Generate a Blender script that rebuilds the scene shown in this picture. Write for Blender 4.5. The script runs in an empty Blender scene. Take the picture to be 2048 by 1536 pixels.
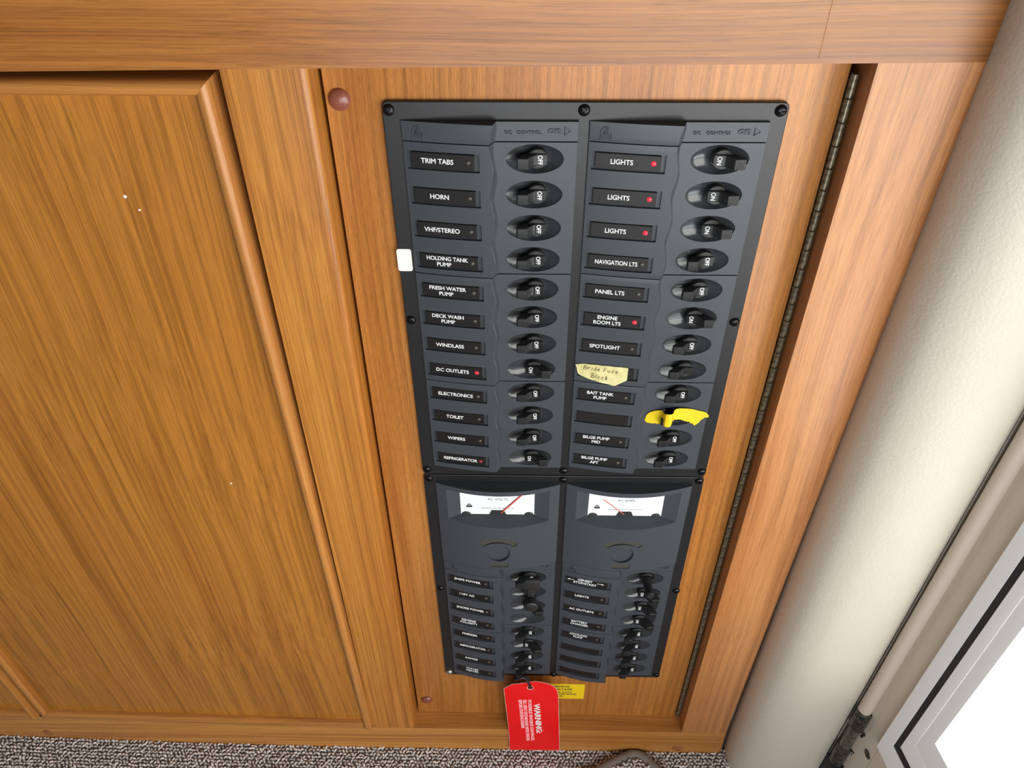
import bpy, bmesh, math, random
from mathutils import Vector, Matrix
random.seed(7)
S = 0.001
FZ = 481.0                     # millimetres from panel origin down to the cabin sole
scene = bpy.context.scene
COL = scene.collection

# ------------------------------------------------------------------ camera
def setup_camera():
    yaw, pit, rol = (math.radians(a) for a in (-1.2115, 40.1222, -0.2770))
    cy, sy, cp, sp = math.cos(yaw), math.sin(yaw), math.cos(pit), math.sin(pit)
    fwd = Vector((sy*cp, cy*cp, -sp)); r0 = Vector((cy, -sy, 0)); u0 = r0.cross(fwd)
    right = math.cos(rol)*r0 + math.sin(rol)*u0
    up = -math.sin(rol)*r0 + math.cos(rol)*u0
    cam = bpy.data.cameras.new('camera'); o = bpy.data.objects.new('camera', cam)
    COL.objects.link(o)
    o.matrix_world = Matrix(((right.x, up.x, -fwd.x, .0081), (right.y, up.y, -fwd.y, -.3823),
                             (right.z, up.z, -fwd.z, .3222 + FZ*S), (0, 0, 0, 1)))
    cam.sensor_width = 36; cam.sensor_fit = 'HORIZONTAL'; cam.lens = 1538/2048*36
    cam.clip_start = .01
    scene.camera = o
setup_camera()

# ------------------------------------------------------------------ light
w = bpy.data.worlds.new('world'); scene.world = w; w.use_nodes = True
w.node_tree.nodes['Background'].inputs[0].default_value = (.86, .93, 1, 1)
w.node_tree.nodes['Background'].inputs[1].default_value = .16
def area(name, loc, target, sx, sy, power, col, spread=180):
    l = bpy.data.lights.new(name, 'AREA'); l.shape = 'RECTANGLE'; l.size = sx; l.size_y = sy
    l.energy = power; l.color = col; l.spread = math.radians(spread)
    o = bpy.data.objects.new(name, l); COL.objects.link(o); o.location = loc
    o.rotation_euler = (Vector(target)-Vector(loc)).to_track_quat('-Z', 'Y').to_euler()
area('side_door_light', (.85, -.95, .52), (.05, 0, .48), .9, .8, 19, (1, .97, .925))
area('front_fill_light', (.12, -.8, .50), (.12, 0, .45), .5, .5, 4.0, (.97, .985, 1))  # added fill lamp behind and below the camera, lifts pad and panels
area('cockpit_daylight', (.76, -.3, .95), (.76, -.29, .05), .5, .7, 14, (.95, .98, 1), 45)
scene.view_settings.view_transform = 'Standard'; scene.view_settings.look = 'None'
scene.view_settings.gamma = 1; scene.view_settings.use_curve_mapping = False
scene.view_settings.exposure = -0.1

# ------------------------------------------------------------------ materials
def lin(c):
    return tuple(((v/255)/12.92 if v/255 <= .04045 else ((v/255+.055)/1.055)**2.4) for v in c)+(1,)
def mat(name, rgb, rough=.5, metal=0, spec=.5, coat=0, bump=None, emit=None, var=None):
    m = bpy.data.materials.new(name); m.use_nodes = True; t = m.node_tree; n = t.nodes; b = n['Principled BSDF']
    b.inputs['Base Color'].default_value = lin(rgb); b.inputs['Roughness'].default_value = rough
    b.inputs['Metallic'].default_value = metal; b.inputs['Specular IOR Level'].default_value = spec
    b.inputs['Coat Weight'].default_value = coat; b.inputs['Coat Roughness'].default_value = .15
    if emit:
        b.inputs['Emission Color'].default_value = lin(emit[0]); b.inputs['Emission Strength'].default_value = emit[1]
    tc = n.new('ShaderNodeTexCoord')
    if bump:
        nz = n.new('ShaderNodeTexNoise'); nz.inputs['Scale'].default_value = bump[0]; nz.inputs['Detail'].default_value = 3
        bp = n.new('ShaderNodeBump'); bp.inputs['Strength'].default_value = bump[1]; bp.inputs['Distance'].default_value = bump[2]
        t.links.new(tc.outputs['Object'], nz.inputs['Vector']); t.links.new(nz.outputs['Fac'], bp.inputs['Height'])
        t.links.new(bp.outputs['Normal'], b.inputs['Normal'])
    if var:
        nz = n.new('ShaderNodeTexNoise'); nz.inputs['Scale'].default_value = var[0]; nz.inputs['Detail'].default_value = 4
        rp = n.new('ShaderNodeValToRGB'); rp.color_ramp.elements[0].position = .38; rp.color_ramp.elements[1].position = .62
        rp.color_ramp.elements[0].color = lin(rgb); rp.color_ramp.elements[1].color = lin(var[1])
        t.links.new(tc.outputs['Object'], nz.inputs['Vector']); t.links.new(nz.outputs['Fac'], rp.inputs['Fac'])
        t.links.new(rp.outputs['Color'], b.inputs['Base Color'])
    return m

def wood(name, dark, mid, light, axis='Z', across=260, along=5, fleck=1.0, seed=0, grain=.55, rough=.36, wander=.004, warp=2.2):
    """varnished veneer: broad growth bands, thin grain lines and short pores, all stretched along one axis"""
    m = bpy.data.materials.new(name); m.use_nodes = True; t = m.node_tree; n = t.nodes; L = t.links.new
    b = n['Principled BSDF']
    tc = n.new('ShaderNodeTexCoord')
    # slow sideways wander of the grain
    wn = n.new('ShaderNodeTexNoise'); wn.inputs['Scale'].default_value = warp; wn.inputs['Detail'].default_value = 2
    off = n.new('ShaderNodeVectorMath'); off.operation = 'ADD'; off.inputs[1].default_value = (seed*1.37, seed*.71, seed*2.13)
    L(tc.outputs['Object'], off.inputs[0]); L(off.outputs[0], wn.inputs['Vector'])
    sub = n.new('ShaderNodeVectorMath'); sub.operation = 'SUBTRACT'; sub.inputs[1].default_value = (.5, .5, .5)
    L(wn.outputs['Color'], sub.inputs[0])
    sc = n.new('ShaderNodeVectorMath'); sc.operation = 'SCALE'; sc.inputs['Scale'].default_value = wander*4
    L(sub.outputs[0], sc.inputs[0])
    add = n.new('ShaderNodeVectorMath'); add.operation = 'ADD'; L(off.outputs[0], add.inputs[0]); L(sc.outputs[0], add.inputs[1])
    def noise(a, l, detail, rgh=.55):
        mp = n.new('ShaderNodeMapping')
        mp.inputs['Scale'].default_value = {'Z': (a, a, l), 'X': (l, a, a)}[axis]
        z = n.new('ShaderNodeTexNoise'); z.inputs['Scale'].default_value = 1; z.inputs['Detail'].default_value = detail
        z.inputs['Roughness'].default_value = rgh
        L(add.outputs[0], mp.inputs['Vector']); L(mp.outputs[0], z.inputs['Vector']); return z.outputs['Fac']
    broad = noise(across*.13, along*.35, 3); line = noise(across*.9, along*.3, 2, .5); fine = noise(across*4.2, along*.6, 2, .5); pore = noise(across*5.5, along*14, 2)
    def ramp(src, p0, p1, c0, c1):
        r = n.new('ShaderNodeValToRGB'); r.color_ramp.elements[0].position = p0; r.color_ramp.elements[1].position = p1
        r.color_ramp.elements[0].color = c0; r.color_ramp.elements[1].color = c1; L(src, r.inputs['Fac']); return r.outputs['Color']
    col = ramp(broad, .32, .68, lin(mid), lin(light))
    dk = lin(dark); md = lin(mid); tint = tuple(min(1, dk[i]/md[i]) for i in range(3))+(1,)
    def mult(c, mask, f):
        q = n.new('ShaderNodeMix'); q.data_type = 'RGBA'; q.blend_type = 'MULTIPLY'; q.inputs['Factor'].default_value = f
        L(c, q.inputs['A']); L(mask, q.inputs['B']); return q.outputs['Result']
    one = (1, 1, 1, 1)
    col = mult(col, ramp(line, .30, .58, tint, one), grain)
    col = mult(col, ramp(fine, .28, .58, tint, one), grain*.8)
    col = mult(col, ramp(pore, .30, .48, (.74, .68, .62, 1), one), fleck)
    L(col, b.inputs['Base Color'])
    b.inputs['Roughness'].default_value = rough; b.inputs['Specular IOR Level'].default_value = .45
    b.inputs['Coat Weight'].default_value = .12; b.inputs['Coat Roughness'].default_value = .3
    bp = n.new('ShaderNodeBump'); bp.inputs['Strength'].default_value = .25; bp.inputs['Distance'].default_value = .0003
    L(pore, bp.inputs['Height']); L(bp.outputs['Normal'], b.inputs['Normal'])
    return m

M = {
 'top':    wood('teak_top_rail', (104, 58, 18), (158, 98, 42), (182, 120, 56), 'X', 300, 4, .8, 1, wander=.006, grain=.65),
 'stileL': wood('teak_left_stile', (136, 78, 26), (184, 118, 48), (200, 138, 62), 'Z', 340, 4, .5, 2, grain=.75),
 'stileR': wood('teak_right_stile', (134, 80, 42), (182, 120, 68), (200, 140, 88), 'Z', 240, 6, .6, 3, wander=.006),
 'bottom': wood('teak_bottom_rail', (130, 78, 28), (188, 124, 58), (210, 148, 76), 'X', 330, 4, .6, 4),
 'board':  wood('teak_veneer_door', (134, 80, 32), (180, 116, 53), (196, 133, 67), 'Z', 420, 12, 1.0, 5, grain=.6),
 'ldoor':  wood('teak_cabinet_door', (118, 68, 18), (180, 116, 44), (194, 130, 53), 'Z', 330, 3, .45, 6, wander=.008, grain=.55),
 'trim':   wood('teak_bullnose_trim', (140, 84, 34), (192, 128, 62), (206, 144, 78), 'Z', 380, 5, .5, 8),
 'trimX':  wood('teak_bullnose_trim_cross', (132, 78, 30), (184, 120, 56), (198, 136, 70), 'X', 380, 5, .5, 9),
 'plug':   wood('teak_plug', (120, 70, 34), (160, 100, 56), (176, 114, 66), 'X', 500, 40, .6, 10),
 'back':   mat('painted_gap_shade', (22, 15, 10), .9),
 'cap':    mat('brown_plastic_cap', (132, 76, 62), .28, bump=(240, .3, .0006)),
 'brass':  mat('aged_brass_hinge', (150, 140, 116), .32, .45, var=(400, (86, 78, 62))),
 'plate':  mat('black_panel_plate', (29, 29, 31), .36, bump=(2600, .1, .0002)),
 'face':   mat('slate_grey_plastic', (61, 65, 72), .4, bump=(2600, .12, .0002)),
 'bowl':   mat('gloss_dark_plastic', (52, 54, 58), .17),
 'black':  mat('black_breaker_plastic', (38, 38, 38), .5, bump=(2000, .1, .0002)),
 'jet':    mat('jet_black_legend', (10, 10, 11), .3),
 'handle': mat('charcoal_handle_plastic', (34, 35, 36), .42),
 'strip':  mat('black_label_strip', (19, 17, 17), .45, bump=(1500, .1, .0002)),
 'white':  mat('white_print', (236, 238, 240), .5),
 'led_on': mat('lit_red_lamp', (200, 40, 52), .3, emit=((235, 44, 66), .9)),
 'led_dim': mat('dim_red_lamp', (130, 30, 34), .3, emit=((200, 40, 50), .12)),
 'led_off': mat('unlit_lamp', (70, 66, 62), .25),
 'screw':  mat('black_screw', (30, 30, 32), .26, .6),
 'steel':  mat('bright_screw', (200, 198, 190), .3, .9),
 'olive':  mat('dull_inlay', (64, 62, 56), .55),
 'meter':  mat('white_meter_dial', (232, 236, 238), .5),
 'ink':    mat('dark_ink', (40, 42, 46), .6),
 'red':    mat('red_needle', (226, 90, 70), .5),
 'tagred': mat('red_tag_card', (236, 8, 12), .45, bump=(120, .25, .0008), var=(26, (240, 22, 26))),
 'tagedge': mat('worn_tag_edge', (226, 170, 152), .8),
 'pink':   mat('tag_small_print', (255, 190, 196), .6),
 'yellow': mat('yellow_sticker', (240, 204, 22), .5),
 'ytape':  mat('yellow_tape', (226, 200, 10), .5, bump=(260, .5, .0008), var=(90, (226, 190, 10))),
 'masking': mat('masking_tape', (224, 216, 160), .75, bump=(500, .3, .0005), var=(120, (206, 196, 134))),
 'pencil': mat('faint_pencil', (150, 102, 60), .8),
 'pen':    mat('ballpoint_ink', (58, 54, 42), .7),
 'wtape':  mat('white_sticker', (238, 234, 228), .55),
 'cord':   mat('black_cord', (38, 34, 40), .45),
 'vinyl':  mat('cream_vinyl', (210, 202, 187), .42, bump=(520, .25, .0009)),
 'headliner': mat('dull_headliner', (120, 112, 100), .9),
 'beige':  mat('beige_gelcoat', (224, 214, 198), .45, bump=(900, .1, .0003)),
 'tube':   mat('beige_piping', (212, 198, 184), .4),
 'alu':    mat('white_aluminium', (252, 252, 250), .3),
 'gasket': mat('black_gasket', (34, 36, 38), .6),
 'gel':    mat('white_gelcoat', (240, 242, 244), .3),
 'hingem': mat('grimy_metal', (112, 108, 100), .42, .8, var=(300, (60, 58, 54))),
 'barrelm': mat('dull_metal_barrel', (132, 128, 118), .4, .7, var=(300, (96, 92, 84))),
 'grime':  mat('black_grime', (24, 22, 20), .9),
 'carpet': mat('grey_carpet_base', (128, 121, 118), 1),
 'loop':   mat('grey_carpet_loop', (188, 181, 179), .95, var=(200, (236, 229, 226))),
 'bind':   mat('grey_mat_binding', (136, 127, 122), .9, bump=(900, .5, .0006)),
}
def glass_mat():
    m = bpy.data.materials.new('window_glass'); m.use_nodes = True; t = m.node_tree; n = t.nodes
    n.remove(n['Principled BSDF']); out = n['Material Output']
    tr = n.new('ShaderNodeBsdfTransparent'); gl = n.new('ShaderNodeBsdfGlossy'); gl.inputs['Roughness'].default_value = .02
    tr.inputs[0].default_value = (.97, .985, .98, 1)
    mx = n.new('ShaderNodeMixShader'); mx.inputs[0].default_value = .05
    t.links.new(tr.outputs[0], mx.inputs[1]); t.links.new(gl.outputs[0], mx.inputs[2])
    t.links.new(mx.outputs[0], out.inputs['Surface']); return m
M['glass'] = glass_mat()

# ------------------------------------------------------------------ mesh helpers (millimetres: x, proud, z)
def finish(me, ang=35):
    me.update()
    for p in me.polygons: p.use_smooth = True
    me.set_sharp_from_angle(angle=math.radians(ang))
    return me
def from_py(name, V, F, world=True, ang=35):
    o = FZ if world else 0
    me = bpy.data.meshes.new(name); me.from_pydata([(x*S, -p*S, (z+o)*S) for x, p, z in V], [], F)
    bm = bmesh.new(); bm.from_mesh(me); bmesh.ops.recalc_face_normals(bm, faces=bm.faces); bm.to_mesh(me); bm.free()
    return finish(me, ang)
def from_bm(name, bm, world=True, ang=35):
    """bmesh in (x, proud, z) millimetres"""
    o = FZ if world else 0
    for v in bm.verts: v.co = Vector((v.co.x*S, -v.co.y*S, (v.co.z+o)*S))
    bmesh.ops.recalc_face_normals(bm, faces=bm.faces)
    me = bpy.data.meshes.new(name); bm.to_mesh(me); bm.free(); return finish(me, ang)
def box_bm(x0, x1, p0, p1, z0, z1, bev=0, seg=2):
    bm = bmesh.new(); bmesh.ops.create_cube(bm, size=1)
    for v in bm.verts: v.co = Vector(((x0+x1)/2+v.co.x*(x1-x0), (p0+p1)/2+v.co.y*(p1-p0), (z0+z1)/2+v.co.z*(z1-z0)))
    if bev: bmesh.ops.bevel(bm, geom=bm.edges[:], offset=bev, segments=seg, profile=.5, affect='EDGES')
    return bm
def add_box(bm, x0, x1, p0, p1, z0, z1):
    r = bmesh.ops.create_cube(bm, size=1)
    for v in r['verts']: v.co = Vector(((x0+x1)/2+v.co.x*(x1-x0), (p0+p1)/2+v.co.y*(p1-p0), (z0+z1)/2+v.co.z*(z1-z0)))
def prism_bm(outline, p0, p1, bevs=None, seg=4):
    """outline in (x,z); front face at p1; bevs = {edge index: radius} on the front edges"""
    bm = bmesh.new(); n = len(outline)
    f = [bm.verts.new((x, p1, z)) for x, z in outline]; b = [bm.verts.new((x, p0, z)) for x, z in outline]
    bm.faces.new(f); bm.faces.new(b[::-1])
    for i in range(n): bm.faces.new((f[i], f[(i+1) % n], b[(i+1) % n], b[i]))
    if bevs:
        for r in sorted(set(bevs.values()), reverse=True):
            es = []
            for i, q in bevs.items():
                if q == r:
                    a, c = Vector((outline[i][0], p1, outline[i][1])), Vector((outline[(i+1) % n][0], p1, outline[(i+1) % n][1]))
                    for e in bm.edges:
                        m = (e.verts[0].co+e.verts[1].co)/2
                        d = (c-a).normalized(); h = m-a
                        if abs(e.verts[0].co.y-p1) < 1e-4 and abs(e.verts[1].co.y-p1) < 1e-4 and (h-d*h.dot(d)).length < 1e-3 \
                           and abs((e.verts[1].co-e.verts[0].co).normalized().dot(d)) > .999:
                            es.append(e)
            bmesh.ops.bevel(bm, geom=list(set(es)), offset=r, segments=seg, profile=.5, affect='EDGES', clamp_overlap=True)
    return bm
def lathe_bm(profile, seg=24, axis='p'):
    """profile of (radius, height); axis p (towards viewer) or z"""
    bm = bmesh.new(); rings = []
    for r, h in profile:
        ring = []
        if r < 1e-6:
            ring = [bm.verts.new((0, h, 0) if axis == 'p' else (0, 0, h))]
        else:
            for k in range(seg):
                a = 2*math.pi*k/seg
                ring.append(bm.verts.new((r*math.cos(a), h, r*math.sin(a)) if axis == 'p' else (r*math.cos(a), r*math.sin(a), h)))
        rings.append(ring)
    for a, b in zip(rings, rings[1:]):
        for k in range(seg):
            q = [a[k % len(a)], a[(k+1) % len(a)], b[(k+1) % len(b)], b[k % len(b)]]
            u = []
            for v in q:
                if v not in u: u.append(v)
            if len(u) > 2: bm.faces.new(u)
    for ring in (rings[0], rings[-1]):
        if len(ring) > 2: bm.faces.new(ring)
    return bm
def tube_bm(pts, r, seg=8):
    bm = bmesh.new(); rings = []
    P = [Vector(p) for p in pts]
    for i, p in enumerate(P):
        d = (P[min(i+1, len(P)-1)]-P[max(i-1, 0)]).normalized()
        u = d.cross(Vector((.31, .2, .93))).normalized(); v = d.cross(u)
        rr = r[i] if isinstance(r, (list, tuple)) else r
        rings.append([bm.verts.new(p+u*rr*math.cos(2*math.pi*k/seg)+v*rr*math.sin(2*math.pi*k/seg)) for k in range(seg)])
    for a, b in zip(rings, rings[1:]):
        for k in range(seg): bm.faces.new((a[k], a[(k+1) % seg], b[(k+1) % seg], b[k]))
    bm.faces.new(rings[0]); bm.faces.new(rings[-1]); return bm
def smooth_path(pts, n=6):
    out = []; P = [Vector(p) for p in pts]
    for i in range(len(P)-1):
        p0, p1, p2, p3 = P[max(i-1, 0)], P[i], P[i+1], P[min(i+2, len(P)-1)]
        for k in range(n):
            t = k/n
            out.append(.5*((2*p1)+(p2-p0)*t+(2*p0-5*p1+4*p2-p3)*t*t+(-p0+3*p1-3*p2+p3)*t**3))
    return out+[P[-1]]
def tmp_mesh(ob):
    COL.objects.link(ob); dg = bpy.context.evaluated_depsgraph_get(); dg.update()
    me = bpy.data.meshes.new_from_object(ob.evaluated_get(dg)); d = ob.data
    bpy.data.objects.remove(ob)
    if isinstance(d, bpy.types.Curve): bpy.data.curves.remove(d)
    return me
def curve2d(name, outlines, p0, p1, bevel=0, world=True, res=2):
    """flat filled outlines with holes, in (x,z) millimetres"""
    c = bpy.data.curves.new(name, 'CURVE'); c.dimensions = '2D'; c.fill_mode = 'BOTH'
    c.extrude = max((p1-p0)/2-bevel, 0); c.bevel_depth = bevel; c.bevel_resolution = res; c.offset = -bevel
    for ol in outlines:
        s = c.splines.new('POLY'); s.points.add(len(ol)-1); s.use_cyclic_u = True
        for pt, (x, z) in zip(s.points, ol): pt.co = (x, z, 0, 1)
    me = tmp_mesh(bpy.data.objects.new(name, c)); o = FZ if world else 0
    for v in me.vertices:
        x, y, z = v.co; v.co = (x*S, -((p0+p1)/2+z)*S, (y+o)*S)
    return finish(me)
_cap = [None]
def text_mesh(s, cap, bold=0., depth=.06, shear=0, spacing=1., outline=0, xs=1., align='CENTER', turn=0):
    """lettering in local (x, z); cap = capital height in millimetres, origin at the block's centre"""
    def raw(body, o=0):
        c = bpy.data.curves.new('t', 'FONT'); c.body = body; c.align_x = align; c.size = 1; c.shear = shear
        c.space_character = spacing; c.bevel_depth = bold; c.bevel_resolution = 0; c.resolution_u = 4
        if o: c.fill_mode = 'NONE'; c.bevel_depth = o; c.bevel_resolution = 1
        else: c.fill_mode = 'FRONT' if not depth else 'BOTH'; c.extrude = depth/ (cap/(_cap[0] or .7)) / 2 if depth else 0
        return tmp_mesh(bpy.data.objects.new('t', c))
    if _cap[0] is None:
        h = raw('H'); _cap[0] = max(v.co.y for v in h.vertices)-min(v.co.y for v in h.vertices)
    k = cap/_cap[0]
    me = raw(s, outline/k if outline else 0)
    ys = [v.co.y for v in me.vertices]; cyy = (max(ys)+min(ys))/2
    xm = (max(v.co.x for v in me.vertices)+min(v.co.x for v in me.vertices))/2 if align == 'CENTER' else 0
    ct, st = math.cos(turn), math.sin(turn)
    for v in me.vertices:
        x, y, z = (v.co.x-xm)*k*xs, (v.co.y-cyy)*k, v.co.z*k
        v.co = ((x*ct-y*st)*S, -z*S, (x*st+y*ct)*S)
    me.update(); return me
def bool_diff(me, cutters):
    a = bpy.data.objects.new('a', me); tmp = []
    for c in cutters:
        o = bpy.data.objects.new('c', c); COL.objects.link(o); tmp.append(o)
        md = a.modifiers.new('b', 'BOOLEAN'); md.operation = 'DIFFERENCE'; md.solver = 'EXACT'; md.object = o
    r = tmp_mesh(a)
    for o in tmp: bpy.data.objects.remove(o)
    return finish(r)

# ------------------------------------------------------------------ object helpers
def tag(o, label, cat, group=None, kind=None):
    o['label'] = label; o['category'] = cat
    if group: o['group'] = group
    if kind: o['kind'] = kind
    return o
def thing(name, loc, label, cat, group=None, kind=None):
    o = bpy.data.objects.new(name, None); COL.objects.link(o)
    o.location = (loc[0]*S, -loc[1]*S, (loc[2]+FZ)*S); o.empty_display_size = .02
    return tag(o, label, cat, group, kind)
def part(name, me, m, root, label=None):
    """mesh given in world millimetres under a root Empty (or none)"""
    if m and not me.materials: me.materials.append(M[m])
    o = bpy.data.objects.new(name, me); COL.objects.link(o)
    if root: o.parent = root; o.location = -root.location
    if label: o['label'] = label
    return o
def place(name, me, m, root, x, p, z, rotz=0, label=None):
    """mesh with local origin, put at a world point under a root Empty"""
    if m and not me.materials: me.materials.append(M[m])
    o = bpy.data.objects.new(name, me); COL.objects.link(o)
    wl = Vector((x*S, -p*S, (z+FZ)*S))
    if root: o.parent = root; wl = wl-root.location
    o.location = wl; o.rotation_euler = (0, 0, rotz)
    if label: o['label'] = label
    return o
def sub(name, me, m, par, x=0, p=0, z=0, roty=0, rotz=0, label=None):
    """sub-part: local millimetres of its part"""
    if m and not me.materials: me.materials.append(M[m])
    o = bpy.data.objects.new(name, me); COL.objects.link(o); o.parent = par
    o.location = (x*S, -p*S, z*S); o.rotation_euler = (0, roty, rotz)
    if label: o['label'] = label
    return o

# ================================================================== SETTING
# ---- wooden face frame
RP = 17.0
wf = thing('wall_front', (0, 0, -481), 'varnished teak face frame around the breaker door and cabinet doors', 'wall', kind='structure')
def rz(x): return 204.0+.0113*(x+137.9)
part('top_rail', from_bm('top_rail', prism_bm([(-700, rz(-700)), (221.5, rz(221.5)), (222.5, 420), (-700, 420)], -12, RP, {0: 2.2, 1: 4.0})), 'top', wf)
part('left_stile', from_bm('left_stile', prism_bm([(-140.5, -437.5), (-98.6, -437.5), (-94.2, rz(-94)), (-135.2, rz(-135.2))], -12, RP-.02, {1: 3.6, 3: 1.0}, 6)), 'stileL', wf)
part('right_stile', from_bm('right_stile', prism_bm([(167.6, -437.6), (213.8, -437.6), (219.6, rz(219)), (168.2, rz(168))], -12, RP-.02, {1: 4.5, 3: 1.6}, 5)), 'stileR', wf)
part('bottom_rail', from_bm('bottom_rail', prism_bm([(-760, -500), (215.6, -500), (213.6, -437.6), (-141, -437.6), (-304, -435.6), (-514, -427), (-760, -417)], -12, RP,
     {1: 4.0, 2: 3.6, 3: 2.0, 4: 2.0, 5: 2.0}, 4)), 'bottom', wf)
part('backing', from_bm('backing', box_bm(-760, 222, -34, -24, -500, 420)), 'back', wf)  # near-black sheet, its colour stands in for shade inside the gaps
part('far_stile', from_bm('far_stile', box_bm(-480, -462, -14, 12, -440, 210)), 'stileL', wf)
for x, z in ((168.4, -471.5), (-478, -460)):
    place('wood_plug', from_bm('wood_plug', lathe_bm([(0, .9), (3, .8), (5.4, .3), (6.2, -.6)], 20), False), 'plug', wf, x, RP+.2, z)

ceil = part('ceiling', from_bm('ceiling', box_bm(-2200, 2600, -40, 3200, 1450, 1490)), 'headliner', None)  # out of view; added and kept dull to block light from above
tag(ceil, 'unseen dull cabin ceiling added to cut light from above', 'ceiling', kind='structure')
part('pencil_mark', from_bm('pencil_mark', box_bm(140.3, 140.75, RP-.2, RP+.03, 209.5, 300)), 'pencil', wf)
# ---- carpeted floor
def fl(x):
    return -482.5 + (13*((-107-x)/426)**2 if x < -107 else 0)
fv, ff = [], []
xs = [-760+20*i for i in range(66)]
for x in xs: fv += [(x, -20, fl(x)), (x, 900, fl(x))]
for i in range(len(xs)-1): ff.append((2*i, 2*i+1, 2*i+3, 2*i+2))
n0 = len(fv)
fv += [(xs[0], -20, -520), (xs[0], 900, -520), (xs[-1], 900, -520), (xs[-1], -20, -520)]
ff.append((n0, n0+1, n0+2, n0+3))
floor = part('floor', from_py('floor', fv, ff), 'carpet', None)
tag(floor, 'grey looped carpet on the cabin sole below the teak rail', 'floor', kind='structure')
def loops(name, spots, root, seedz=0):
    """tiny arched yarn loops"""
    V, F = [], []
    for x, p, z, s, a in spots:
        ca, sa = math.cos(a), math.sin(a); b = len(V); K, N = 5, 5
        for i in range(K):
            t = math.pi*i/(K-1); cx, cz = -1.2*math.cos(t)*s, 2.2*math.sin(t)*s
            r = .74*s*(1+.25*math.sin(t))
            for k in range(N):
                q = 2*math.pi*k/N
                ox = -math.cos(t)*r*math.cos(q); oz = math.sin(t)*r*math.cos(q); op = r*math.sin(q)
                lx = cx+ox; lp = op
                V.append((x+lx*ca-lp*sa, p+lx*sa+lp*ca, z+cz+oz))
        for i in range(K-1):
            for k in range(N):
                F.append((b+i*N+k, b+i*N+(k+1) % N, b+(i+1)*N+(k+1) % N, b+(i+1)*N+k))
    me = bpy.data.meshes.new(name)
    me.from_pydata([(x*S, -p*S, (z+FZ)*S) for x, p, z in V], [], F)
    for pl in me.polygons: pl.use_smooth = True
    me.update()
    o = part(name, me, 'loop', root); return o
MATPOLY = [(123, 18.6), (130, 19.6), (148, 36), (310, 199), (90, 424), (-210, 194), (78, 39), (116, 21)]
def inside(x, p, poly):
    c = False
    for i in range(len(poly)):
        (x0, y0), (x1, y1) = poly[i], poly[i-1]
        if (y0 > p) != (y1 > p) and x < (x1-x0)*(p-y0)/(y1-y0)+x0: c = not c
    return c
sp = []; row = 0; p = 15.0
while p < 170:
    x = -640+(1.95 if row % 2 else 0)
    while x < 360:
        jx, jp = x+random.uniform(-.7, .7), p+random.uniform(-.6, .6)
        if not inside(jx, jp, MATPOLY):
            sp.append((jx, jp, fl(jx)+random.uniform(-.5, .3), random.uniform(1.0, 1.4), random.uniform(-1.2, 1.2)))
        x += 3.9
    p += 3.3; row += 1
lo = loops('carpet_pile', sp, None); lo.parent = floor; lo['kind'] = 'stuff'

# ---- right hand padded wall, door jamb and window
zT = 330
def extr(name, prof, z0, z1, close=True, bevel_end=0):
    """plan outline (x, proud) extruded in z"""
    n = len(prof); V = [(x, p, z0) for x, p in prof]+[(x, p, z1) for x, p in prof]; F = [(i, (i+1) % n, n+(i+1) % n, n+i) for i in range(n)]
    F += [tuple(range(n)), tuple(range(2*n-1, n-1, -1))]
    return from_py(name, V, F)
wr = thing('wall_right', (250, 100, -481), 'cream vinyl padded side panel beside the teak stile', 'wall', kind='structure')
pad = [tuple(q[:2]) for q in smooth_path([(221, 2, 0), (217.6, 11, 0), (217.2, 22, 0), (219.6, 33, 0), (227, 44.5, 0), (242, 54, 0), (262, 58.4, 0), (279, 58.6, 0), (289, 55.5, 0)], 5)]
pv, pf = [], []
zz = [-481, -474, -464, -450, -430, -380, -300, -200, -100, 0, 100, 200, zT]
for z in zz:
    k = max(0, (-450-z)/31)
    for x, p in pad: pv.append((x+1.2*k*k, p, z))
n = len(pad)
for j in range(len(zz)-1):
    for i in range(n-1): pf.append((j*n+i, j*n+i+1, (j+1)*n+i+1, (j+1)*n+i))
b0 = len(pv)
for z in (zz[0], zz[-1]): pv += [(310, 50, z), (310, 2, z)]
top = (len(zz)-1)*n
pf += [(n-1, b0, b0+2, top+n-1), (b0, b0+1, b0+3, b0+2), (b0+1, 0, top, b0+3)]
pf += [tuple(list(range(n))+[b0, b0+1]), tuple(list(range(top, top+n))+[b0+2, b0+3])]
part('padding', from_py('padding', pv, pf, ang=60), 'vinyl', wr)
D = Vector((math.cos(math.radians(-82.5)), -math.sin(math.radians(-82.5)))); NO = Vector((D.y, -D.x))   # plan (x, proud): along wall, outward
P0 = Vector((298.4, 65.2))
def wl(t, o): q = P0+D*t+NO*o; return (q.x, q.y)
part('jamb', extr('jamb', [wl(-16, 0), wl(22.1, 0), wl(22.1, 24), wl(-16, 24)], -481, zT), 'beige', wr)
part('lower_wall', extr('lower_wall', [wl(22.5, 0), wl(620, 0), wl(620, 24), wl(22.5, 24)], -481, -308), 'beige', wr)
tb = from_bm('piping', tube_bm([(294.1, 62.1, -299.6), (294.1, 62.1, 0), (294.1, 62.1, zT)], 5.5, 24), ang=60)
tube = part('trim_1', tb, 'tube', None); tag(tube, 'rounded beige vertical piping between vinyl pad and door jamb', 'trim', kind='structure')
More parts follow.
